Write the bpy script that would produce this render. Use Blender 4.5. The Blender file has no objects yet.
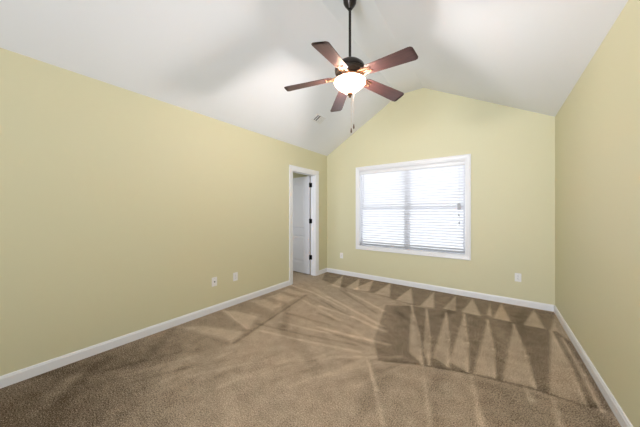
import bpy, bmesh, math, random
import numpy as np
from mathutils import Vector, Matrix

random.seed(4)
S = bpy.context.scene
COL = S.collection
PI = math.pi
H = 1.28                       # camera height in metres
F = 242.0                      # focal length, pixels of the 640 wide frame
YAW = math.radians(35.9)
HZ = 212.0                     # horizon row

# ------------------------------------------------------------------ camera
cam = bpy.data.cameras.new('camera')
cam.lens = F / 640 * 36
cam.sensor_width = 36
cam.shift_y = (HZ - 213.5) / 640
cam.clip_start = 0.02
cam_o = bpy.data.objects.new('camera', cam)
COL.objects.link(cam_o)
cam_o.location = (0, 0, H)
cam_o.rotation_euler = (PI / 2, 0, YAW)
S.camera = cam_o

# ------------------------------------------------------------------ world, exposure, large lights
S.view_settings.view_transform = 'Standard'
S.view_settings.look = 'None'
S.view_settings.gamma = 1
S.view_settings.use_curve_mapping = False
S.view_settings.exposure = 0.75
w = bpy.data.worlds.new('overcast_sky')
S.world = w
w.use_nodes = True
w.node_tree.nodes['Background'].inputs[0].default_value = (0.93, 0.96, 1.0, 1)
w.node_tree.nodes['Background'].inputs[1].default_value = 0.9

# room numbers
XL, XR = -2.28 * H, 0.487 * H
YE, YB = 3.35 * H, -3.6
ZL, ZR, ZP = 1.935 * H, 1.955 * H, 2.62 * H       # ceiling at left wall, right wall, flat strip
XA, XB = -1.08 * H, -0.755 * H                    # flat strip edges
WT = 0.12                                         # wall thickness
WX0, WX1, WZ0, WZ1 = -1.69 * H, -0.28 * H, 0.48 * H, 1.635 * H    # window opening
DY0, DY1, DZ = 2.488 * H, 3.042 * H, 1.587 * H                    # door opening
BX0, BX1, BZ1 = -1.7, 0.45, 2.4                                # wide opening added behind the camera for the fill lamp


def area(name, loc, rot, sx, sy, power, col):
    l = bpy.data.lights.new(name, 'AREA')
    l.shape = 'RECTANGLE'
    l.size, l.size_y = sx, sy
    l.energy = power
    l.color = col
    o = bpy.data.objects.new(name, l)
    COL.objects.link(o)
    o.location = loc
    o.rotation_euler = rot
    return o

# daylight through the front window; fill lamp added at the unseen opening behind the camera
area('window_daylight', ((WX0 + WX1) / 2, YE + WT + 0.35, (WZ0 + WZ1) / 2 + 0.1), (-PI / 2, 0, 0), 2.3, 1.9, 32, (0.85, 0.92, 1.0))
rear = area('rear_fill', ((BX0 + BX1) / 2, YB - WT - 0.25, 1.25), (PI / 2 + 0.22, 0, 0), BX1 - BX0, 2.3, 43, (0.82, 0.88, 1.0))
rear.data.spread = math.radians(88)


area('side_room_daylight', (XL - WT - 0.75, DY0 - 0.70, 1.3), (-PI / 2, 0, PI), 0.9, 1.6, 5, (0.80, 0.86, 1.0))


# ------------------------------------------------------------------ helpers
def ray(px, py):
    c = Vector(((px - 320) / F, 1.0, (HZ - py) / F))
    return Vector((c.x * math.cos(YAW) - math.sin(YAW), c.x * math.sin(YAW) + math.cos(YAW), c.z))


def on_floor(px, py):
    r = ray(px, py)
    t = -H / r.z
    return (r.x * t, r.y * t)


def on_x(px, py, X):
    r = ray(px, py)
    t = X / r.x
    return (X, r.y * t, H + r.z * t)


def on_y(px, py, Y):
    r = ray(px, py)
    t = Y / r.y
    return (r.x * t, Y, H + r.z * t)


def mat(name, col, rough=0.5, metal=0.0, **k):
    m = bpy.data.materials.new(name)
    m.use_nodes = True
    b = m.node_tree.nodes['Principled BSDF']
    b.inputs['Base Color'].default_value = (*col, 1)
    b.inputs['Roughness'].default_value = rough
    b.inputs['Metallic'].default_value = metal
    for a, v in k.items():
        b.inputs[a.replace('_', ' ')].default_value = v
    return m


def nodes(m):
    return m.node_tree.nodes, m.node_tree.links, m.node_tree.nodes['Principled BSDF']


def bumpy(m, scale, strength, dist=0.002, detail=4):
    n, l, b = nodes(m)
    tc = n.new('ShaderNodeTexCoord')
    t = n.new('ShaderNodeTexNoise')
    t.inputs['Scale'].default_value = scale
    t.inputs['Detail'].default_value = detail
    bp = n.new('ShaderNodeBump')
    bp.inputs['Strength'].default_value = strength
    bp.inputs['Distance'].default_value = dist
    l.new(tc.outputs['Object'], t.inputs['Vector'])
    l.new(t.outputs['Fac'], bp.inputs['Height'])
    l.new(bp.outputs['Normal'], b.inputs['Normal'])
    return m


M = {}
M['wall'] = bumpy(mat('cream_wall_paint', (0.675, 0.638, 0.425), 0.55), 260, 0.12)
M['ceil'] = bumpy(mat('white_ceiling_paint', (0.86, 0.875, 0.91), 0.8), 200, 0.12)
M['trim'] = mat('white_trim_paint', (0.83, 0.83, 0.85), 0.3)
M['door'] = mat('white_door_paint', (0.74, 0.75, 0.80), 0.35)
M['plate'] = mat('white_outlet_plastic', (0.84, 0.83, 0.82), 0.35)
M['slot'] = mat('dark_slot', (0.03, 0.03, 0.03), 0.6)
M['grey'] = mat('grey_plastic', (0.42, 0.43, 0.46), 0.5)
M['black'] = mat('black_hinge_metal', (0.01, 0.01, 0.012), 0.4, 0.6)
M['bronze'] = bumpy(mat('oil_rubbed_bronze', (0.045, 0.038, 0.034), 0.28, 0.8), 40, 0.05)
M['brass'] = mat('antique_bronze_iron', (0.24, 0.13, 0.07), 0.5, 0.8)
M['fob'] = mat('dark_wood_fob', (0.10, 0.045, 0.03), 0.4)
M['chain'] = mat('pull_chain_metal', (0.62, 0.56, 0.52), 0.4, 0.5)
M['vent'] = mat('white_vent_enamel', (0.80, 0.80, 0.80), 0.4)
M['cord'] = mat('white_cord', (0.72, 0.72, 0.74), 0.7)
M['vinyl'] = mat('white_window_vinyl', (0.55, 0.56, 0.60), 0.4)

# fan blade wood: long dark grain
m = mat('dark_walnut_blade', (0.1, 0.05, 0.05), 0.38)
n, l, b = nodes(m)
tc = n.new('ShaderNodeTexCoord'); mp = n.new('ShaderNodeMapping'); mp.inputs['Scale'].default_value = (3, 60, 20)
t = n.new('ShaderNodeTexNoise'); t.inputs['Scale'].default_value = 3; t.inputs['Detail'].default_value = 6
cr = n.new('ShaderNodeValToRGB')
cr.color_ramp.elements[0].position = 0.3; cr.color_ramp.elements[0].color = (0.048, 0.020, 0.018, 1)
cr.color_ramp.elements[1].position = 0.75; cr.color_ramp.elements[1].color = (0.105, 0.044, 0.040, 1)
l.new(tc.outputs['Object'], mp.inputs['Vector']); l.new(mp.outputs['Vector'], t.inputs['Vector'])
l.new(t.outputs['Fac'], cr.inputs['Fac']); l.new(cr.outputs['Color'], b.inputs['Base Color'])
M['blade'] = m

# frosted lit bowl
m = mat('frosted_lamp_glass', (0.9, 0.68, 0.5), 0.35)
n, l, b = nodes(m)
b.inputs['Emission Color'].default_value = (1.0, 0.70, 0.48, 1)
b.inputs['Emission Strength'].default_value = 1.0
tpn = n.new('ShaderNodeBsdfTransparent'); mxn = n.new('ShaderNodeMixShader'); mxn.inputs[0].default_value = 0.4
l.new(b.outputs[0], mxn.inputs[1]); l.new(tpn.outputs[0], mxn.inputs[2]); l.new(mxn.outputs[0], n['Material Output'].inputs['Surface'])
M['bowl'] = m

# slats: white, slightly translucent
m = bpy.data.materials.new('white_blind_slat'); m.use_nodes = True
n = m.node_tree.nodes; l = m.node_tree.links
b = n['Principled BSDF']; b.inputs['Base Color'].default_value = (0.86, 0.86, 0.89, 1); b.inputs['Roughness'].default_value = 0.4
tr = n.new('ShaderNodeBsdfTranslucent'); tr.inputs['Color'].default_value = (0.9, 0.9, 0.94, 1)
mx = n.new('ShaderNodeMixShader'); mx.inputs[0].default_value = 0.06
l.new(b.outputs[0], mx.inputs[1]); l.new(tr.outputs[0], mx.inputs[2]); l.new(mx.outputs[0], n['Material Output'].inputs['Surface'])
M['slat'] = m

# window glass
m = bpy.data.materials.new('clear_window_glass'); m.use_nodes = True
n = m.node_tree.nodes; l = m.node_tree.links
n.remove(n['Principled BSDF'])
tp = n.new('ShaderNodeBsdfTransparent'); tp.inputs['Color'].default_value = (0.97, 0.98, 0.98, 1)
gl = n.new('ShaderNodeBsdfGlossy'); gl.inputs['Roughness'].default_value = 0.02
fr = n.new('ShaderNodeFresnel'); fr.inputs['IOR'].default_value = 1.3
mx = n.new('ShaderNodeMixShader')
l.new(fr.outputs[0], mx.inputs[0]); l.new(tp.outputs[0], mx.inputs[1]); l.new(gl.outputs[0], mx.inputs[2])
l.new(mx.outputs[0], n['Material Output'].inputs['Surface'])
M['glass'] = m

# carpet: pile noise plus vacuum-brushed nap and a dimmed corner (an attribute stored on the mesh)
m = mat('brown_carpet', (0.25, 0.17, 0.11), 0.95)
n, l, b = nodes(m)
b.inputs['Sheen Roughness'].default_value = 0.6
b.inputs['Specular IOR Level'].default_value = 0.1
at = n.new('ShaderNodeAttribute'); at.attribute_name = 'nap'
tc = n.new('ShaderNodeTexCoord')
t1 = n.new('ShaderNodeTexNoise'); t1.inputs['Scale'].default_value = 150; t1.inputs['Detail'].default_value = 3; t1.inputs['Roughness'].default_value = 0.7
t2 = n.new('ShaderNodeTexNoise'); t2.inputs['Scale'].default_value = 9; t2.inputs['Detail'].default_value = 5; t2.inputs['Roughness'].default_value = 0.65
l.new(tc.outputs['Object'], t1.inputs['Vector']); l.new(tc.outputs['Object'], t2.inputs['Vector'])
def mth(op, a, bb, clamp=False):
    q = n.new('ShaderNodeMath'); q.operation = op; q.use_clamp = clamp
    for i, v in enumerate((a, bb)):
        if isinstance(v, (int, float)): q.inputs[i].default_value = v
        else: l.new(v, q.inputs[i])
    return q.outputs[0]
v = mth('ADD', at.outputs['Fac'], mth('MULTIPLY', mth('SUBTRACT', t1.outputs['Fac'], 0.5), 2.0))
t3 = n.new('ShaderNodeTexNoise'); t3.inputs['Scale'].default_value = 85; t3.inputs['Detail'].default_value = 4; t3.inputs['Roughness'].default_value = 0.8
l.new(tc.outputs['Object'], t3.inputs['Vector'])
v = mth('ADD', v, mth('MULTIPLY', mth('SUBTRACT', t3.outputs['Fac'], 0.5), 0.9))
v = mth('ADD', v, mth('MULTIPLY', mth('SUBTRACT', t2.outputs['Fac'], 0.5), 0.4), True)
cr = n.new('ShaderNodeValToRGB')
cr.color_ramp.elements[0].position = 0.0; cr.color_ramp.elements[0].color = (0.078, 0.053, 0.032, 1)
cr.color_ramp.elements[1].position = 1.0; cr.color_ramp.elements[1].color = (0.90, 0.725, 0.545, 1)
l.new(v, cr.inputs['Fac']); l.new(cr.outputs['Color'], b.inputs['Base Color'])
bp = n.new('ShaderNodeBump'); bp.inputs['Strength'].default_value = 0.5; bp.inputs['Distance'].default_value = 0.006
l.new(t1.outputs['Fac'], bp.inputs['Height']); l.new(bp.outputs['Normal'], b.inputs['Normal'])
M['carpet'] = m


def add_box(bm, x0, x1, y0, y1, z0, z1, mtx=None):
    vs = [bm.verts.new((x, y, z)) for x in (x0, x1) for y in (y0, y1) for z in (z0, z1)]
    if mtx is not None:
        for q in vs: q.co = mtx @ q.co
    fs = []
    for f in ((0, 1, 3, 2), (4, 6, 7, 5), (0, 4, 5, 1), (2, 3, 7, 6), (0, 2, 6, 4), (1, 5, 7, 3)):
        fs.append(bm.faces.new([vs[i] for i in f]))
    return vs


def add_prism(bm, pts, vec):
    """polygon pts (3-D) swept along vec"""
    vec = Vector(vec)
    a = [bm.verts.new(p) for p in pts]
    c = [bm.verts.new(Vector(p) + vec) for p in pts]
    bm.faces.new(a[::-1]); bm.faces.new(c)
    for i in range(len(a)):
        j = (i + 1) % len(a)
        bm.faces.new((a[i], a[j], c[j], c[i]))


def add_lathe(bm, prof, loc=(0, 0, 0), seg=32):
    loc = Vector(loc)
    rings = []
    for r, z in prof:
        if r < 1e-5:
            rings.append([bm.verts.new(loc + Vector((0, 0, z)))])
        else:
            rings.append([bm.verts.new(loc + Vector((r * math.cos(2 * PI * i / seg), r * math.sin(2 * PI * i / seg), z))) for i in range(seg)])
    for a, c in zip(rings, rings[1:]):
        for i in range(seg):
            j = (i + 1) % seg
            if len(a) == 1 and len(c) == 1: continue
            if len(a) == 1: bm.faces.new((a[0], c[i], c[j]))
            elif len(c) == 1: bm.faces.new((a[i], c[0], a[j]))
            else: bm.faces.new((a[i], c[i], c[j], a[j]))


def add_tube(bm, pts, r, seg=8):
    pts = [Vector(p) for p in pts]
    rings = []
    for i, p in enumerate(pts):
        d = (pts[min(i + 1, len(pts) - 1)] - pts[max(i - 1, 0)]).normalized()
        up = Vector((0, 0, 1)) if abs(d.z) < 0.9 else Vector((1, 0, 0))
        u = d.cross(up).normalized(); vv = d.cross(u)
        rr = r[i] if isinstance(r, (list, tuple)) else r
        rings.append([bm.verts.new(p + rr * (math.cos(2 * PI * k / seg) * u + math.sin(2 * PI * k / seg) * vv)) for k in range(seg)])
    for a, c in zip(rings, rings[1:]):
        for k in range(seg):
            j = (k + 1) % seg
            bm.faces.new((a[k], a[j], c[j], c[k]))
    bm.faces.new(rings[0][::-1]); bm.faces.new(rings[-1])


def obj(name, bm, m, parent=None, smooth=False, bevel=0.0, seg=2):
    bmesh.ops.recalc_face_normals(bm, faces=bm.faces)
    me = bpy.data.meshes.new(name)
    bm.to_mesh(me); bm.free()
    me.materials.append(M[m])
    o = bpy.data.objects.new(name, me)
    COL.objects.link(o)
    if parent is not None: o.parent = parent
    if smooth:
        for p in me.polygons: p.use_smooth = True
        try: me.set_sharp_from_angle(angle=math.radians(40))
        except Exception: pass
    if bevel:
        bv = o.modifiers.new('bevel', 'BEVEL'); bv.width = bevel; bv.segments = seg; bv.limit_method = 'ANGLE'
    return o


def struct(name, bm, m, parent=None, **k):
    o = obj(name, bm, m, parent, **k)
    if parent is None: o['kind'] = 'structure'
    return o


def thing(name, label, cat, loc=(0, 0, 0), rot=(0, 0, 0), group=None):
    o = bpy.data.objects.new(name, None); COL.objects.link(o)
    o.location = loc; o.rotation_euler = rot; o.empty_display_size = 0.05
    o['label'] = label; o['category'] = cat
    if group: o['group'] = group
    return o


# ------------------------------------------------------------------ floor with brushed nap
CX = XL - 1.35                                     # far side of the side room
def nap_shade_field(X, Y):
    v = np.full(X.shape, 0.44)

    def poly(pix, delta, soft=0.012, absolute=None):
        P = np.array([on_floor(*p) for p in pix])
        x0, y0 = P.min(0) - 0.05; x1, y1 = P.max(0) + 0.05
        sel = (X > x0) & (X < x1) & (Y > y0) & (Y < y1)
        x = X[sel]; y = Y[sel]
        inside = np.zeros(x.shape, bool); dmin = np.full(x.shape, 9.0)
        for i in range(len(P)):
            ax, ay = P[i]; bx, by = P[(i + 1) % len(P)]
            c = ((ay > y) != (by > y))
            xx = (bx - ax) * (y - ay) / (by - ay + 1e-12) + ax
            inside ^= c & (x < xx)
            L2 = (bx - ax) ** 2 + (by - ay) ** 2 + 1e-12
            t = np.clip(((x - ax) * (bx - ax) + (y - ay) * (by - ay)) / L2, 0, 1)
            dmin = np.minimum(dmin, np.hypot(x - ax - t * (bx - ax), y - ay - t * (by - ay)))
        sd = np.where(inside, dmin, -dmin)
        wgt = np.clip(sd / soft * 0.5 + 0.5, 0, 1)
        if absolute is None: v[sel] += wgt * delta
        else: v[sel] = v[sel] * (1 - wgt) + wgt * absolute

    def line(pix, wid, delta):
        P = [np.array(on_floor(*p)) for p in pix]
        for a, c in zip(P, P[1:]):
            L2 = ((c - a) ** 2).sum() + 1e-12
            t = np.clip(((X - a[0]) * (c[0] - a[0]) + (Y - a[1]) * (c[1] - a[1])) / L2, 0, 1)
            d = np.hypot(X - a[0] - t * (c[0] - a[0]), Y - a[1] - t * (c[1] - a[1]))
            v[...] += delta * np.clip(1 - d / wid, 0, 1)

    # dark band of brushed strokes along the window wall
    poly([(326, 271), (556, 313), (557, 331), (511, 322), (455, 312), (412, 305), (372, 293), (345, 288), (322, 280)], -0.15)
    for t in ([(343, 275.5), (331, 285), (340, 288)], [(359.7, 278.6), (345, 288), (358, 290)],
              [(373.7, 280), (352, 289.5), (369, 291.5)], [(390.2, 283.3), (374, 293.5), (390, 297)],
              [(411.3, 288), (395.6, 299.7), (412.8, 304.4)], [(434, 292), (420, 306), (434, 308)],
              [(455.7, 296), (443, 308.6), (456, 311.5)], [(472.5, 298.7), (461.6, 312), (481, 316)],
              [(490, 303), (487, 315), (492, 317)], [(501.4, 303.5), (493, 318), (511, 321.7)],
              [(534, 310), (523, 325), (545, 329)], [(555, 314), (551, 331), (557, 331)]):
        poly(t, 0.22)
    # block of long strokes in front of it
    poly([(386, 305), (412, 306), (455, 312), (511, 322), (556, 331), (575, 345), (622, 410), (585, 406), (530, 388), (467, 373), (415, 364), (378, 361), (374, 340)], -0.18)
    for a, bl, br in (((411.5, 305), (409, 352), (422.5, 365)), ((426.5, 309), (423, 350), (429, 365)),
                      ((446, 312.5), (433, 357), (448, 367)), ((464, 314), (449, 362), (467.5, 372)),
                      ((487.5, 320), (473, 374), (495, 378)), ((513.5, 324), (502, 381), (535, 388)),
                      ((551, 331), (549, 393), (587, 407)), ((562, 338), (592, 397), (603, 412))):
        poly([a, bl, br], 0.19)
        line([a, ((a[0] + br[0]) / 2 + 2, (a[1] + br[1]) / 2), br], 0.02, 0.22)
    poly([(386, 305), (392, 306), (386, 330), (378, 345), (372, 340)], 0.07, 0.08)
    line([(385, 361), (415, 364), (467, 373), (530, 388), (585, 406), (622, 412)], 0.02, -0.12)
    # foreground strokes
    for a, bl, br in (((368, 361), (382, 427), (386, 427)), ((422, 363), (428, 427), (433, 427)),
                      ((471, 375), (478, 427), (486, 427)), ((525, 387), (529, 402), (536, 402)),
                      ((553, 396), (556, 427), (564, 427))):
        poly([a, bl, br], 0.16)
    poly([(368, 361), (375, 391), (379, 391)], 0.2)
    poly([(350, 362), (422, 365), (471, 376), (530, 389), (622, 412), (640, 460), (380, 460)], -0.04, 0.06)
    poly([(467, 374), (530, 389), (622, 412), (640, 460), (500, 460)], -0.07, 0.08)
    # diagonal streaks between door and middle of the room
    for pts, wd, d in (([(327, 296), (382, 326)], 0.04, 0.17), ([(348, 292), (384, 311)], 0.035, 0.15),
                       ([(320, 306), (352, 317), (384, 331)], 0.04, 0.16), ([(318, 327), (352, 336), (390, 345)], 0.035, 0.15),
                       ([(297, 297), (330, 315), (368, 340)], 0.03, 0.09), ([(290, 285), (312, 292), (345, 309)], 0.03, 0.15),
                       ([(322, 301), (360, 322)], 0.03, -0.14), ([(340, 290), (376, 313)], 0.03, -0.12),
                       ([(318, 313), (352, 327)], 0.035, -0.13), ([(330, 333), (372, 346)], 0.035, -0.12),
                       ([(262, 331), (300, 340), (360, 352)], 0.03, 0.12), ([(258, 324), (310, 336), (356, 345)], 0.03, -0.1),
                       ([(280, 322), (332, 334)], 0.03, 0.12), ([(286, 313), (330, 325)], 0.03, -0.1),
                       ([(305, 296), (345, 316)], 0.03, -0.09), ([(330, 357), (400, 357)], 0.03, 0.1)):
        line(pts, wd, d)
    for k in range(16):
        x0 = 120 + k * 17
        line([(x0 + 60, 352 + (k % 3) * 4), (x0 - 20, 372 + (k % 4) * 5)], 0.03, (-0.05, 0.06)[k % 2])
    # strokes against the left wall
    poly([(292, 286), (306, 295), (234, 343), (215, 350), (180, 360), (60, 378), (10, 382), (200, 314)], -0.08, 0.05)
    for t in ([(222, 311), (248, 329), (260, 315), (240, 311)], [(250, 301), (272.5, 311), (279, 306), (264, 299)],
              [(268, 297), (288, 303), (296, 298), (280, 293)], [(281, 291), (300, 296), (306, 294), (288, 288)],
              [(180, 327), (232, 342), (244, 332), (205, 326)]):
        poly(t, 0.14, 0.03)
    line([(234, 343), (270, 319), (306, 295)], 0.03, -0.14)
    line([(222, 309), (248, 329)], 0.02, 0.12)
    line([(240, 311), (262, 317)], 0.02, -0.12)
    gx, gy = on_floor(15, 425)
    v[...] -= 0.30 * np.exp(-((X - gx) / 0.95) ** 2 - ((Y - gy) / 0.75) ** 2)  # light falloff toward the near-left corner, painted over partly darker nap
    # broad soft variation, stretched along the brushing direction
    rng = np.random.RandomState(3)
    for k in range(60):
        cx, cy = rng.uniform(-2.9, 0.6), rng.uniform(0.2, 4.2)
        a = math.radians(rng.uniform(-50, -20)) if cx < -0.8 else math.radians(rng.uniform(70, 110))
        u = (X - cx) * math.cos(a) + (Y - cy) * math.sin(a); q = -(X - cx) * math.sin(a) + (Y - cy) * math.cos(a)
        v[...] += rng.uniform(-0.09, 0.09) * np.exp(-(u / 0.35) ** 2 - (q / 0.05) ** 2)
    return np.clip(0.42 + (v - 0.42) * 1.35, 0.02, 1)


def make_floor():
    step = 0.016
    xs = np.arange(CX - WT, XR + WT + step, step); ys = np.arange(YB - 0.7, YE + WT, step)
    nx, ny = len(xs), len(ys)
    X, Y = np.meshgrid(xs, ys)
    val = nap_shade_field(X, Y)
    co = np.zeros((nx * ny, 3)); co[:, 0] = X.ravel(); co[:, 1] = Y.ravel()
    i = np.arange(nx * ny).reshape(ny, nx)
    q = np.stack([i[:-1, :-1], i[:-1, 1:], i[1:, 1:], i[1:, :-1]], -1).reshape(-1, 4)
    me = bpy.data.meshes.new('floor')
    me.vertices.add(len(co)); me.vertices.foreach_set('co', co.ravel())
    me.loops.add(q.size); me.loops.foreach_set('vertex_index', q.ravel())
    me.polygons.add(len(q)); me.polygons.foreach_set('loop_start', np.arange(0, q.size, 4))
    me.update(calc_edges=True)
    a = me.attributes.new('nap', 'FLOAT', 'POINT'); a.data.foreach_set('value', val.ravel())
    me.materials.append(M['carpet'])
    o = bpy.data.objects.new('floor', me); COL.objects.link(o); o['kind'] = 'structure'
    return o

make_floor()

# ------------------------------------------------------------------ walls and ceiling
OV = 0.02
bm = bmesh.new()
add_prism(bm, [(XL - WT, YB - WT, 0), (XL - WT, YB - WT, ZL), (XL, YB - WT, ZL), (XL, YB - WT, 0)], (0, DY0 - YB + WT, 0))
add_prism(bm, [(XL - WT, DY1, 0), (XL - WT, DY1, ZL), (XL, DY1, ZL), (XL, DY1, 0)], (0, YE + WT - DY1, 0))
add_box(bm, XL - WT, XL, DY0, DY1, DZ, ZL)
struct('wall_left', bm, 'wall')
bm = bmesh.new()
add_box(bm, XR, XR + WT, YB - WT, YE + WT, 0, ZR)
struct('wall_right', bm, 'wall')


def gable(bm, y, x0, x1, z0, z1):
    """gable wall XL..XR with a rectangular opening"""
    d = (0, WT, 0)
    zat = lambda x: ZL + (ZP - ZL) * (x - XL) / (XA - XL) if x < XA else (ZP if x < XB else ZR + (ZP - ZR) * (XR - x) / (XR - XB))
    def strip(xa, xb, za, top):
        if xb - xa < 1e-6: return
        xs = [xa] + [q for q in (XA, XB) if xa < q < xb] + [xb]
        pts = [(xa, y, za), (xb, y, za)] + [(q, y, top if top else zat(q)) for q in xs[::-1]]
        add_prism(bm, pts, d)
    strip(XL, x0, 0, None); strip(x1, XR, 0, None)
    strip(x0, x1, z1, None)
    if z0 > 0: strip(x0, x1, 0, z0)

bm = bmesh.new(); gable(bm, YE, WX0, WX1, WZ0, WZ1); struct('wall_end', bm, 'wall')
bm = bmesh.new(); gable(bm, YB - WT, BX0, BX1, 0, BZ1); struct('wall_rear', bm, 'wall')
bm = bmesh.new()
sl = (ZP - ZL) / (XA - XL); sr = (ZP - ZR) / (XR - XB); T = 0.1
e = WT
under = [(XL - e, ZL - sl * e), (XA, ZP), (XB, ZP), (XR + e, ZR - sr * e)]
under = [(XL - e, ZL), (XL, ZL), (XA, ZP), (XB, ZP), (XR, ZR), (XR + e, ZR)]
pts = [(x, YB - WT, z) for x, z in under] + [(x, YB - WT, z + T) for x, z in under[::-1]]
add_prism(bm, pts, (0, YE + 2 * WT - YB, 0))
struct('ceiling', bm, 'ceil')

# side room beyond the door
bm = bmesh.new()
cy0, cy1 = DY0 - 0.75, YE + WT
add_box(bm, CX - WT, CX, cy0 - WT, cy1, 0, 2.44)
add_box(bm, CX, XL - WT, cy0 - WT, cy0, 0, 2.44)
add_box(bm, CX, XL - WT, cy1 - WT, cy1, 0, 2.44)
add_box(bm, CX - WT, XL - WT, cy0 - WT, cy1, 2.44, 2.5)
struct('wall_closet', bm, 'wall')


def baseboard(name, p0, p1, inward):
    """profiled skirting from p0 to p1 on the floor, inward = unit vector into the room"""
    h = 0.085; t = 0.014
    prof = [(0, 0), (t, 0), (t, h - 0.018), (t * 0.75, h - 0.012), (t * 0.65, h - 0.004), (t * 0.35, h), (0, h)]
    bm = bmesh.new()
    ix, iy = inward
    pts = [(p0[0] + a * ix, p0[1] + a * iy, c) for a, c in prof]
    add_prism(bm, pts, (p1[0] - p0[0], p1[1] - p0[1], 0))
    return struct(name, bm, 'trim')

CW = 0.075                                          # door casing width
baseboard('baseboard_left', (XL, YB), (XL, DY0 - CW), (1, 0))
baseboard('baseboard_left_corner', (XL, DY1 + CW), (XL, YE), (1, 0))
baseboard('baseboard_end', (XL + 0.014, YE), (XR - 0.014, YE), (0, -1))
baseboard('baseboard_right', (XR, YB), (XR, YE), (-1, 0))

# ------------------------------------------------------------------ door
d1 = bpy.data.objects.new('door_1', None); COL.objects.link(d1); d1['kind'] = 'structure'
d1.location = (XL, (DY0 + DY1) / 2, 0)
inv = Matrix.Translation(-Vector(d1.location))
def dpart(name, bm, m, parent=d1, **k):
    bmesh.ops.transform(bm, matrix=inv, verts=bm.verts)
    return obj(name, bm, m, parent, **k)
def casing_side(y0, y1, inner):
    bm = bmesh.new()
    a, c = (y0, y1) if inner == y1 else (y1, y0)     # a = outer edge, c = inner edge
    s = 1 if c > a else -1
    W = abs(c - a)
    prof = [(0, 0), (0, 0.017), (0.012, 0.020), (W * 0.55, 0.015), (W - 0.012, 0.011), (W, 0.007), (W, 0)]
    add_prism(bm, [(XL + q, a + s * p, 0) for p, q in prof], (0, 0, DZ))
    return bm
dpart('casing', casing_side(DY0 - CW, DY0, DY0), 'trim')
dpart('casing', casing_side(DY1, DY1 + CW, DY1), 'trim')
bm = bmesh.new()
prof = [(0, 0), (0, 0.007), (0.012, 0.011), (CW * 0.45, 0.015), (CW - 0.012, 0.020), (CW, 0.017), (CW, 0)]
add_prism(bm, [(XL + q, DY0 - CW, DZ + p) for p, q in prof], (0, DY1 - DY0 + 2 * CW, 0))
dpart('casing', bm, 'trim')
bm = bmesh.new()
JT = 0.018
add_box(bm, XL - WT - 0.002, XL + 0.006, DY0, DY0 + JT, 0, DZ)
add_box(bm, XL - WT - 0.002, XL + 0.006, DY1 - JT, DY1, 0, DZ)
add_box(bm, XL - WT - 0.002, XL + 0.006, DY0 + JT, DY1 - JT, DZ - JT, DZ)
add_box(bm, XL - 0.075, XL - 0.04, DY0 + JT, DY0 + JT + 0.01, 0, DZ - JT)
add_box(bm, XL - 0.075, XL - 0.04, DY1 - JT - 0.01, DY1 - JT, 0, DZ - JT)
add_box(bm, XL - 0.075, XL - 0.04, DY0 + JT + 0.01, DY1 - JT - 0.01, DZ - JT - 0.01, DZ - JT)
dpart('jamb', bm, 'trim')
# leaf, open into the side room at a right angle
LW = DY1 - DY0 - 2 * JT - 0.006; LT = 0.035; LH0, LH1 = 0.02, DZ - JT - 0.008
def leaf_mesh():
    bm = bmesh.new()
    # local: u from hinge (0) to LW, t thickness 0..LT, z
    st = 0.105
    rails = [(LH0, LH0 + 0.22), (0.80, 0.92), (LH1 - 0.115, LH1)]
    add_box(bm, 0, st, 0, LT, LH0, LH1); add_box(bm, LW - st, LW, 0, LT, LH0, LH1)
    for a, c in rails: add_box(bm, st, LW - st, 0, LT, a, c)
    for a, c in ((rails[0][1], rails[1][0]), (rails[1][1], rails[2][0])):
        rec = 0.012
        add_box(bm, st, LW - st, rec, LT - rec, a, c)
        for side in (0, 1):                          # raised centre field with sloping border
            y_in = rec if side == 0 else LT - rec
            y_out = 0.004 if side == 0 else LT - 0.004
            o1 = [(st + 0.028, a + 0.028), (LW - st - 0.028, a + 0.028), (LW - st - 0.028, c - 0.028), (st + 0.028, c - 0.028)]
            o2 = [(st + 0.05, a + 0.05), (LW - st - 0.05, a + 0.05), (LW - st - 0.05, c - 0.05), (st + 0.05, c - 0.05)]
            A = [bm.verts.new((u, y_in, z)) for u, z in o1]; B = [bm.verts.new((u, y_out, z)) for u, z in o2]
            bm.faces.new(B)
            for i in range(4):
                j = (i + 1) % 4; bm.faces.new((A[i], A[j], B[j], B[i]))
    return bm
ANG = math.radians(176)                              # leaf direction, seen from above
hx, hy = XL - WT - 0.012, DY1 - JT - LT * 0.2
bm = leaf_mesh()
mt = Matrix.Translation((hx, hy, 0)) @ Matrix.Rotation(ANG, 4, 'Z') @ Matrix.Translation((0, 0, 0))
bmesh.ops.transform(bm, matrix=mt, verts=bm.verts)
leaf = dpart('door_leaf', bm, 'door')
for hz in (0.36, 1.095, 1.826):
    bm = bmesh.new()
    add_lathe(bm, [(0, -0.052), (0.005, -0.05), (0.008, -0.045), (0.008, 0.045), (0.005, 0.05), (0, 0.052)], (hx + 0.006, hy - LT * 0.0 - 0.012, hz), 12)
    add_box(bm, hx + 0.006, hx + 0.05, DY1 - JT - 0.003, DY1 - JT, hz - 0.045, hz + 0.045)
    add_box(bm, hx - 0.004, hx + 0.014, hy - 0.03, hy + 0.005, hz - 0.045, hz + 0.045)
    h = dpart('hinge', bm, 'black'); h['label'] = 'black door hinge'
# knob near the free edge
for s, yy in ((-1, LT), (1, 0)):
    bm = bmesh.new()
    add_lathe(bm, [(0, 0), (0.03, 0), (0.03, 0.006), (0.012, 0.01), (0.011, 0.03), (0.024, 0.04), (0.028, 0.052), (0.022, 0.064), (0, 0.068)], seg=24)
    r = Matrix.Rotation(PI / 2 * (1 if yy == 0 else -1), 4, 'X')
    bmesh.ops.transform(bm, matrix=mt @ Matrix.Translation((LW - 0.06, yy, 0.93)) @ r, verts=bm.verts)
    dpart('door_knob', bm, 'black', smooth=True)

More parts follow.
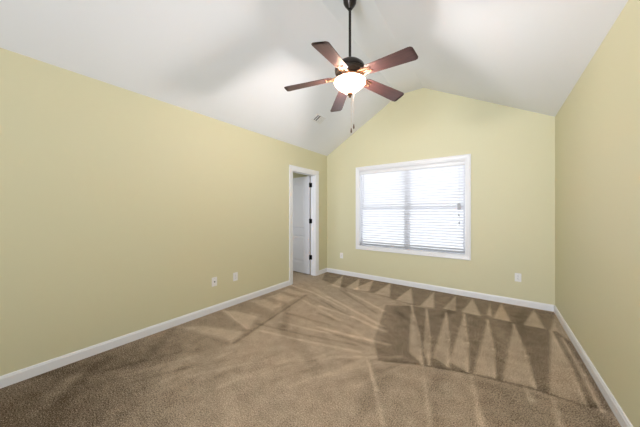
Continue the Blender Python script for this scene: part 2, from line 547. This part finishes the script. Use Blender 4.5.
# ------------------------------------------------------------------ window
w1 = bpy.data.objects.new('window_1', None); COL.objects.link(w1); w1['kind'] = 'structure'
w1.location = ((WX0 + WX1) / 2, YE, WZ0)
def local(bm, root):
    bmesh.ops.transform(bm, matrix=Matrix.Translation(-Vector(root.location)), verts=bm.verts); return bm
CS = 0.062
def frame_prism(bm, x0, x1, z0, z1, prof):
    """mitred picture frame; prof = (distance outward, y)"""
    rings = []
    for o, y in prof:
        rings.append([bm.verts.new(p) for p in ((x0 - o, y, z0 - o), (x1 + o, y, z0 - o), (x1 + o, y, z1 + o), (x0 - o, y, z1 + o))])
    nr = len(rings)
    for a in range(nr):
        A, B = rings[a], rings[(a + 1) % nr]
        for i in range(4):
            j = (i + 1) % 4; bm.faces.new((A[i], A[j], B[j], B[i]))
bm = bmesh.new()
frame_prism(bm, WX0, WX1, WZ0, WZ1, [(0, YE), (0, YE - 0.010), (0.015, YE - 0.014), (CS - 0.02, YE - 0.016), (CS - 0.01, YE - 0.021), (CS, YE - 0.019), (CS, YE)])
obj('casing', local(bm, w1), 'trim', w1)
bm = bmesh.new()                                    # reveal boards lining the opening
frame_prism(bm, WX0 + 0.014, WX1 - 0.014, WZ0 + 0.014, WZ1 - 0.014, [(0, YE - 0.008), (0.0138, YE - 0.008), (0.0138, YE + WT), (0, YE + WT)])
obj('window_jamb', local(bm, w1), 'trim', w1)
xm = (WX0 + WX1) / 2
ix0, ix1, iz0, iz1 = WX0 + 0.016, WX1 - 0.016, WZ0 + 0.016, WZ1 - 0.016
zmid = iz0 + (iz1 - iz0) * 0.50
bm = bmesh.new(); add_box(bm, xm - 0.018, xm + 0.018, YE + 0.072, YE + WT, iz0, iz1)
obj('mullion', local(bm, w1), 'vinyl', w1)
for a, c in ((ix0, xm - 0.02), (xm + 0.02, ix1)):
    for z0, z1, yy in ((iz0, zmid + 0.02, YE + 0.076), (zmid - 0.02, iz1, YE + 0.098)):
        bm = bmesh.new(); t = 0.03
        frame_prism(bm, a + t, c - t, z0 + t, z1 - t, [(0, yy), (t - 0.0005, yy), (t - 0.0005, yy + 0.02), (0, yy + 0.02)])
        sash = obj('sash', local(bm, w1), 'vinyl', w1)
        bm = bmesh.new(); add_box(bm, a + t, c - t, yy + 0.009, yy + 0.012, z0 + t, z1 - t)
        g = obj('pane', local(bm, w1), 'glass', sash)

# blind, mounted inside the opening
bl = thing('window_blind', 'wide white horizontal slat blind, lowered, filling the window frame', 'blind', (xm, YE + 0.03, WZ0 + 0.02))
bx0, bx1 = WX0 + 0.022, WX1 - 0.022
vz1 = WZ1 - 0.016
bm = bmesh.new()                                    # valance with a small ogee
prof = [(YE + 0.008, vz1), (YE + 0.006, vz1 - 0.012), (YE + 0.012, vz1 - 0.02), (YE + 0.012, vz1 - 0.055), (YE + 0.007, vz1 - 0.066), (YE + 0.010, vz1 - 0.075), (YE + 0.020, vz1 - 0.075), (YE + 0.020, vz1)]
add_prism(bm, [(bx0 - 0.004, y, z) for y, z in prof], (bx1 - bx0 + 0.008, 0, 0))
obj('valance', local(bm, bl), 'trim', bl)
bm = bmesh.new(); add_box(bm, bx0, bx1, YE + 0.022, YE + 0.062, vz1 - 0.05, vz1 - 0.004)
obj('headrail', local(bm, bl), 'grey', bl)
bz = WZ0 + 0.052
pitch = 0.0445; yc = YE + 0.037; tilt = math.radians(44)
bm = bmesh.new()
z = vz1 - 0.085; rows = []
while z > bz + 0.03:
    rows.append(z)
    segs = 5
    prev = None
    for k in range(segs + 1):
        u = (k / segs - 0.5) * 0.05
        crown = 0.0025 * (1 - (2 * k / segs - 1) ** 2)
        y_ = yc + u * math.cos(tilt) + crown * math.sin(tilt)
        z_ = z - u * math.sin(tilt) + crown * math.cos(tilt)
        th = 0.0028
        cur = [bm.verts.new((bx0, y_, z_)), bm.verts.new((bx1, y_, z_)), bm.verts.new((bx1, y_, z_ - th)), bm.verts.new((bx0, y_, z_ - th))]
        if prev:
            for i in range(4):
                j = (i + 1) % 4; bm.faces.new((prev[i], prev[j], cur[j], cur[i]))
        else: bm.faces.new(cur)
        prev = cur
    bm.faces.new(prev[::-1])
    z -= pitch
obj('slats', local(bm, bl), 'slat', bl)
bm = bmesh.new(); add_box(bm, bx0, bx1, yc - 0.025, yc + 0.025, bz - 0.014, bz + 0.008)
obj('bottom_rail', local(bm, bl), 'grey', bl, bevel=0.003)
L = bx1 - bx0
for fx in (0.07, 0.36, 0.64, 0.93):
    bm = bmesh.new()
    x = bx0 + L * fx
    for yy in (yc - 0.027, yc + 0.027): add_tube(bm, [(x, yy, vz1 - 0.07), (x, yy, bz)], 0.0009, 5)
    obj('ladder_cord', local(bm, bl), 'cord', bl)
cx_, _, ccz = on_y(459, 206.5, YE)
bm = bmesh.new()
add_tube(bm, [(cx_ - 0.004, YE + 0.003, vz1 - 0.07), (cx_ - 0.003, YE - 0.002, ccz)], 0.0013, 6)
add_tube(bm, [(cx_ + 0.004, YE + 0.003, vz1 - 0.07), (cx_ + 0.003, YE - 0.002, ccz - 0.23)], 0.0013, 6)
obj('lift_cord', local(bm, bl), 'cord', bl)
bm = bmesh.new()
add_box(bm, cx_ - 0.022, cx_ + 0.022, YE - 0.014, YE + 0.0, ccz - 0.05, ccz + 0.05)
for q in range(4): add_box(bm, cx_ - 0.018, cx_ + 0.018, YE - 0.016, YE - 0.013, ccz - 0.04 + q * 0.023, ccz - 0.032 + q * 0.023)
o = obj('warning_tag', local(bm, bl), 'grey', bl, bevel=0.003); o['label'] = 'small grey tag on the blind cord'
for dz, dx in ((-0.13, -0.003), (-0.25, 0.004)):
    bm = bmesh.new()
    add_lathe(bm, [(0, 0.022), (0.004, 0.02), (0.006, 0.008), (0.011, -0.018), (0.009, -0.022), (0, -0.022)], (cx_ + dx, YE - 0.004, ccz + dz), 12)
    obj('tassel', local(bm, bl), 'grey', bl, smooth=True)
wx_, _, wz_ = on_y(363.5, 202, YE)
bm = bmesh.new(); add_tube(bm, [(wx_, YE + 0.002, vz1 - 0.07), (wx_, YE - 0.004, wz_)], 0.0035, 6)
add_lathe(bm, [(0, 0.012), (0.007, 0.008), (0.007, -0.012), (0, -0.014)], (wx_, YE - 0.004, wz_), 10)
obj('tilt_wand', local(bm, bl), 'cord', bl)

# ------------------------------------------------------------------ outlets
def outlet(px, py, wall, kind, label, cat):
    """cover plate in local x (width) / z (height), facing -y, then turned to its wall"""
    if wall == 'end': p = on_y(px, py, YE); rz = 0
    else: p = on_x(px, py, XL); rz = PI / 2
    t = thing({'duplex': 'power_outlet', 'jack': 'cable_outlet'}[kind], label, cat, p, (0, 0, rz))
    bm = bmesh.new(); add_box(bm, -0.036, 0.036, -0.006, 0, -0.058, 0.058)
    obj('cover_plate', bm, 'plate', t, bevel=0.003)
    if kind == 'duplex':
        for s in (-1, 1):
            bm = bmesh.new()
            pts = []
            for k in range(16):
                a = 2 * PI * k / 16
                pts.append((0.0165 * math.cos(a), -0.006, s * 0.0195 + max(-0.0125, min(0.0125, 0.0165 * math.sin(a)))))
            add_prism(bm, pts, (0, -0.002, 0))
            r = obj('socket', bm, 'plate', t)
            bm = bmesh.new()
            for x, hh in ((-0.0063, 0.0045), (0.0063, 0.0035)):
                add_box(bm, x - 0.0012, x + 0.0012, -0.0084, -0.0079, s * 0.0195 - hh + 0.002, s * 0.0195 + hh + 0.002)
            add_lathe(bm, [(0, 0), (0.0022, 0), (0.0022, 0.0005), (0, 0.0005)], (0, 0, 0), 10)
            for v_ in bm.verts:
                if abs(v_.co.z) < 0.001: 
                    v_.co = Vector((v_.co.x, -0.0079 - v_.co.z, s * 0.0195 - 0.007 + v_.co.y))
            obj('slots', bm, 'slot', r)
        bm = bmesh.new(); add_lathe(bm, [(0, 0), (0.003, 0), (0.0025, 0.0012), (0, 0.0014)], seg=12)
        bmesh.ops.transform(bm, matrix=Matrix.Translation((0, -0.006, 0)) @ Matrix.Rotation(PI / 2, 4, 'X'), verts=bm.verts)
        obj('screw', bm, 'grey', t)
    else:
        bm = bmesh.new(); add_lathe(bm, [(0, 0), (0.0085, 0), (0.0085, 0.003), (0.005, 0.004), (0.005, 0.012), (0, 0.012)], seg=6)
        bmesh.ops.transform(bm, matrix=Matrix.Translation((0, -0.006, 0.0)) @ Matrix.Rotation(PI / 2, 4, 'X'), verts=bm.verts)
        o = obj('connector', bm, 'slot', t); o['label'] = 'dark round cable connector'
        for s in (-1, 1):
            bm = bmesh.new(); add_lathe(bm, [(0, 0), (0.003, 0), (0.0025, 0.0012), (0, 0.0014)], seg=12)
            bmesh.ops.transform(bm, matrix=Matrix.Translation((0, -0.006, s * 0.042)) @ Matrix.Rotation(PI / 2, 4, 'X'), verts=bm.verts)
            obj('screw', bm, 'grey', t)
    return t

outlet(214.3, 281.7, 'left', 'jack', 'white wall plate with a dark centre spot, low on the long left wall', 'outlet')
outlet(235.3, 276.6, 'left', 'duplex', 'white wall plate with plain centre on the left wall, the nearer one to the doorway', 'outlet')
outlet(341.6, 255.5, 'end', 'duplex', 'small white outlet on the window wall between the door corner and the window', 'outlet')
outlet(518, 277.4, 'end', 'duplex', 'white power outlet on the window wall, right of the window near the right corner', 'outlet')

# ------------------------------------------------------------------ ceiling vent on the left slope
sd = Vector((XA - XL, 0, ZP - ZL)).normalized()               # up the slope
nn = Vector((sd.z, 0, -sd.x))                                 # into the room
def on_slope(px, py):
    r = ray(px, py); o = Vector((0, 0, H)); p = Vector((XL, 0, ZL))
    return o + r * ((p - o).dot(nn) / r.dot(nn))
vA, vB, vC, vD = on_slope(311.7, 119.3), on_slope(317, 113.2), on_slope(325.7, 118.2), on_slope(319.9, 123.7)
vc = (vA + vB + vC + vD) / 4
vl = (((vD - vA) + (vC - vB)) / 2).length; vw = (((vB - vA) + (vC - vD)) / 2).length
vl = min(max(vl, 0.25), 0.42); vw = min(max(vw, 0.15), 0.30)
vt = thing('ceiling_vent', 'white metal air vent with louvres on the sloped ceiling left of the fan', 'vent', vc)
vt.rotation_euler = Matrix((Vector((0, 1, 0)), sd, Vector((0, 1, 0)).cross(sd))).transposed().to_euler()
# local axes: x = along the room, y = up the slope, z = x cross y
zs = 1 if Vector((0, 1, 0)).cross(sd).dot(nn) > 0 else -1
def zbox(bm, x0, x1, y0, y1, z0, z1, mtx=None):
    a, c = sorted((z0 * zs, z1 * zs)); add_box(bm, x0, x1, y0, y1, a, c, mtx)
bm = bmesh.new(); fb = 0.022
zbox(bm, -vl / 2, vl / 2, -vw / 2, -vw / 2 + fb, 0, 0.007); zbox(bm, -vl / 2, vl / 2, vw / 2 - fb, vw / 2, 0, 0.007)
zbox(bm, -vl / 2, -vl / 2 + fb, -vw / 2 + fb, vw / 2 - fb, 0, 0.007); zbox(bm, vl / 2 - fb, vl / 2, -vw / 2 + fb, vw / 2 - fb, 0, 0.007)
obj('frame', bm, 'vent', vt, bevel=0.002)
bm = bmesh.new(); zbox(bm, -vl / 2 + fb, vl / 2 - fb, -vw / 2 + fb, vw / 2 - fb, 0.0002, 0.0012)
obj('shade_backing', bm, 'slot', vt)  # near-black sheet paints the shade behind the open louvres
bm = bmesh.new()
x = -vl / 2 + fb + 0.006; k = 0
while x < vl / 2 - fb - 0.004:
    near = x < -vl / 2 + fb + 0.24 * vl
    a = math.radians(-62 if near else 7) * zs
    mtx = Matrix.Translation((x, 0, 0.0075 * zs)) @ Matrix.Rotation(a, 4, 'Y')
    add_box(bm, -0.0075, 0.0075, -vw / 2 + fb, vw / 2 - fb, -0.0006, 0.0006, mtx)
    x += 0.045 if near else 0.0148
obj('louvres', bm, 'vent', vt)

# ------------------------------------------------------------------ ceiling fan
FX, FY = -0.887 * H, 1.61 * H
fan = thing('ceiling_fan', 'dark bronze ceiling fan with five walnut blades and a lit glass bowl', 'ceiling fan', (FX, FY, ZP))
def Z(rel): return (rel + 1) * H - ZP              # height above the eye (in eye heights) -> local z
zb = Z(1.03)
bm = bmesh.new()
add_lathe(bm, [(0, 0), (0.064, 0), (0.066, -0.02), (0.062, -0.055), (0.05, -0.08), (0.034, -0.10), (0.022, -0.118), (0, -0.12)], seg=36)
obj('canopy', bm, 'bronze', fan, smooth=True)
bm = bmesh.new(); add_lathe(bm, [(0, -0.1), (0.0125, -0.1), (0.0125, Z(1.135)), (0, Z(1.135))], seg=16)
obj('downrod', bm, 'bronze', fan, smooth=True)
bm = bmesh.new()
zt = Z(1.135)
add_lathe(bm, [(0, zt + 0.03), (0.022, zt + 0.03), (0.03, zt + 0.015), (0.034, zt), (0.07, zt - 0.006), (0.108, zt - 0.022), (0.134, zt - 0.046), (0.146, zt - 0.074), (0.147, zt - 0.09),
               (0.141, zt - 0.094), (0.146, zt - 0.10), (0.138, zt - 0.118), (0.10, zt - 0.128), (0, zt - 0.128)], seg=40)
obj('motor_housing', bm, 'bronze', fan, smooth=True)
bm = bmesh.new()
zr = Z(0.985)
add_lathe(bm, [(0, zt - 0.127), (0.072, zt - 0.127), (0.078, zt - 0.135), (0.06, zt - 0.15), (0.055, zr + 0.012), (0.085, zr + 0.008), (0.128, zr + 0.004), (0.131, zr - 0.004), (0, zr - 0.004)], seg=36)
obj('switch_housing', bm, 'brass', fan, smooth=True)
# bowl
bm = bmesh.new()
prof = [(0.122, 0.004), (0.146, -0.002), (0.150, -0.010), (0.146, -0.022), (0.134, -0.038), (0.116, -0.054), (0.094, -0.071), (0.070, -0.089), (0.046, -0.106), (0.030, -0.117), (0.014, -0.122)]
prof2 = [(r - 0.005, z + 0.005) for r, z in prof[::-1][:-2]]
add_lathe(bm, [(r, z + zr) for r, z in prof] + [(r, z + zr) for r, z in prof2 if r > 0.002], seg=48)
obj('glass_bowl', bm, 'bowl', fan, smooth=True)
bm = bmesh.new()
add_lathe(bm, [(0, zr - 0.11), (0.016, zr - 0.112), (0.028, zr - 0.118), (0.030, zr - 0.126), (0.022, zr - 0.134), (0.011, zr - 0.140), (0.013, zr - 0.147), (0.007, zr - 0.158), (0, zr - 0.16)], seg=20)
obj('finial', bm, 'brass', fan, smooth=True)
ld = bpy.data.lights.new('fan_bulb', 'POINT')        # the bulb under the pan, shining down and out through the glass
ld.energy = 155; ld.color = (1.0, 0.94, 0.91); ld.shadow_soft_size = 0.05
lo = bpy.data.objects.new('fan_bulb', ld); COL.objects.link(lo); lo.parent = fan; lo.location = (0, 0, zr - 0.058)

RT = 0.487 * H                                      # tip radius
DROOP = math.radians(7.0); PITCH = math.radians(12)
a0 = math.radians(-45.5) + YAW                      # world direction of the first blade
def blade_bm():
    bm = bmesh.new()
    r0, r1 = 0.175, RT
    n_ = 14
    up, dn = [], []
    for i in range(n_ + 1):
        t = i / n_
        x = r0 + (r1 - r0) * t
        hw = 0.056 + 0.018 * t
        if t < 0.08: hw *= 0.72 + 0.28 * math.sqrt(t / 0.08)
        up.append((x, hw)); dn.append((x, -hw))
    # rounded tip
    hw = up[-1][1]; c = 0.028
    tip = []
    for k in range(1, 7):
        a = PI / 2 * k / 6
        tip.append((r1 + c * math.sin(a) - 0.002, hw - c + c * math.cos(a)))
    tip2 = [(x, -y) for x, y in tip[::-1]]
    outline = dn + tip2 + tip + up[::-1]
    outline = outline[:len(dn)] + tip2 + tip + up[::-1]
    add_prism(bm, [(x, y, -0.003) for x, y in outline], (0, 0, 0.006))
    return bm
BR = r_t = None
bmb = blade_bm()
bmi = bmesh.new()
# blade iron: curved arm from motor to a three-lobed plate under the blade root
for s in (-1, 1):
    add_tube(bmi, [(0.085, 0.012 * s, 0.012), (0.115, 0.028 * s, 0.0), (0.15, 0.036 * s, -0.008), (0.19, 0.03 * s, -0.008), (0.235, 0.02 * s, -0.0075)], [0.008, 0.0075, 0.007, 0.0055, 0.004], 8)
add_tube(bmi, [(0.08, 0, 0.014), (0.12, 0, 0.0), (0.165, 0, -0.009), (0.225, 0, -0.0075)], [0.009, 0.008, 0.006, 0.004], 8)
for x, y in ((0.235, 0.02), (0.235, -0.02), (0.195, 0.0)):
    add_lathe(bmi, [(0, -0.011), (0.006, -0.0105), (0.011, -0.0045), (0.011, -0.003), (0, -0.003)], (x, y, 0), 12)
blade0 = obj('blade', bmb, 'blade', fan)
iron0 = obj('blade_iron', bmi, 'brass', blade0, smooth=True)
zhub = Z(1.028)
for k in range(5):
    if k == 0: b_, i_ = blade0, iron0
    else:
        b_ = blade0.copy(); COL.objects.link(b_); b_.parent = fan
        i_ = iron0.copy(); COL.objects.link(i_); i_.parent = b_
    ang = a0 - k * 2 * PI / 5
    mtx = Matrix.Rotation(ang, 4, 'Z') @ Matrix.Rotation(DROOP, 4, 'Y') @ Matrix.Rotation(PITCH * -1, 4, 'X')
    b_.matrix_local = Matrix.Translation((0, 0, zhub)) @ mtx
# pull chains hang beside the bowl
rgt = Vector((math.cos(YAW), math.sin(YAW), 0)); fwd = Vector((-math.sin(YAW), math.cos(YAW), 0))
for dx, dy, zend in ((0.014, 0.012, 0.635), (0.040, 0.02, 0.668)):
    p = rgt * dx + fwd * dy
    bm = bmesh.new()
    add_tube(bm, [(p.x, p.y, zr - 0.105), (p.x, p.y, Z(zend))], 0.0013, 6)
    zz = zr - 0.115
    while zz > Z(zend):
        add_lathe(bm, [(0, 0.002), (0.002, 0), (0, -0.002)], (p.x, p.y, zz), 6); zz -= 0.006
    ch = obj('pull_chain', bm, 'chain', fan)
    bm = bmesh.new()
    add_lathe(bm, [(0, 0.003), (0.003, 0.001), (0.0055, -0.012), (0.008, -0.03), (0.0075, -0.04), (0.004, -0.046), (0, -0.047)], (p.x, p.y, Z(zend)), 14)
    obj('pull_fob', bm, 'fob', ch, smooth=True)
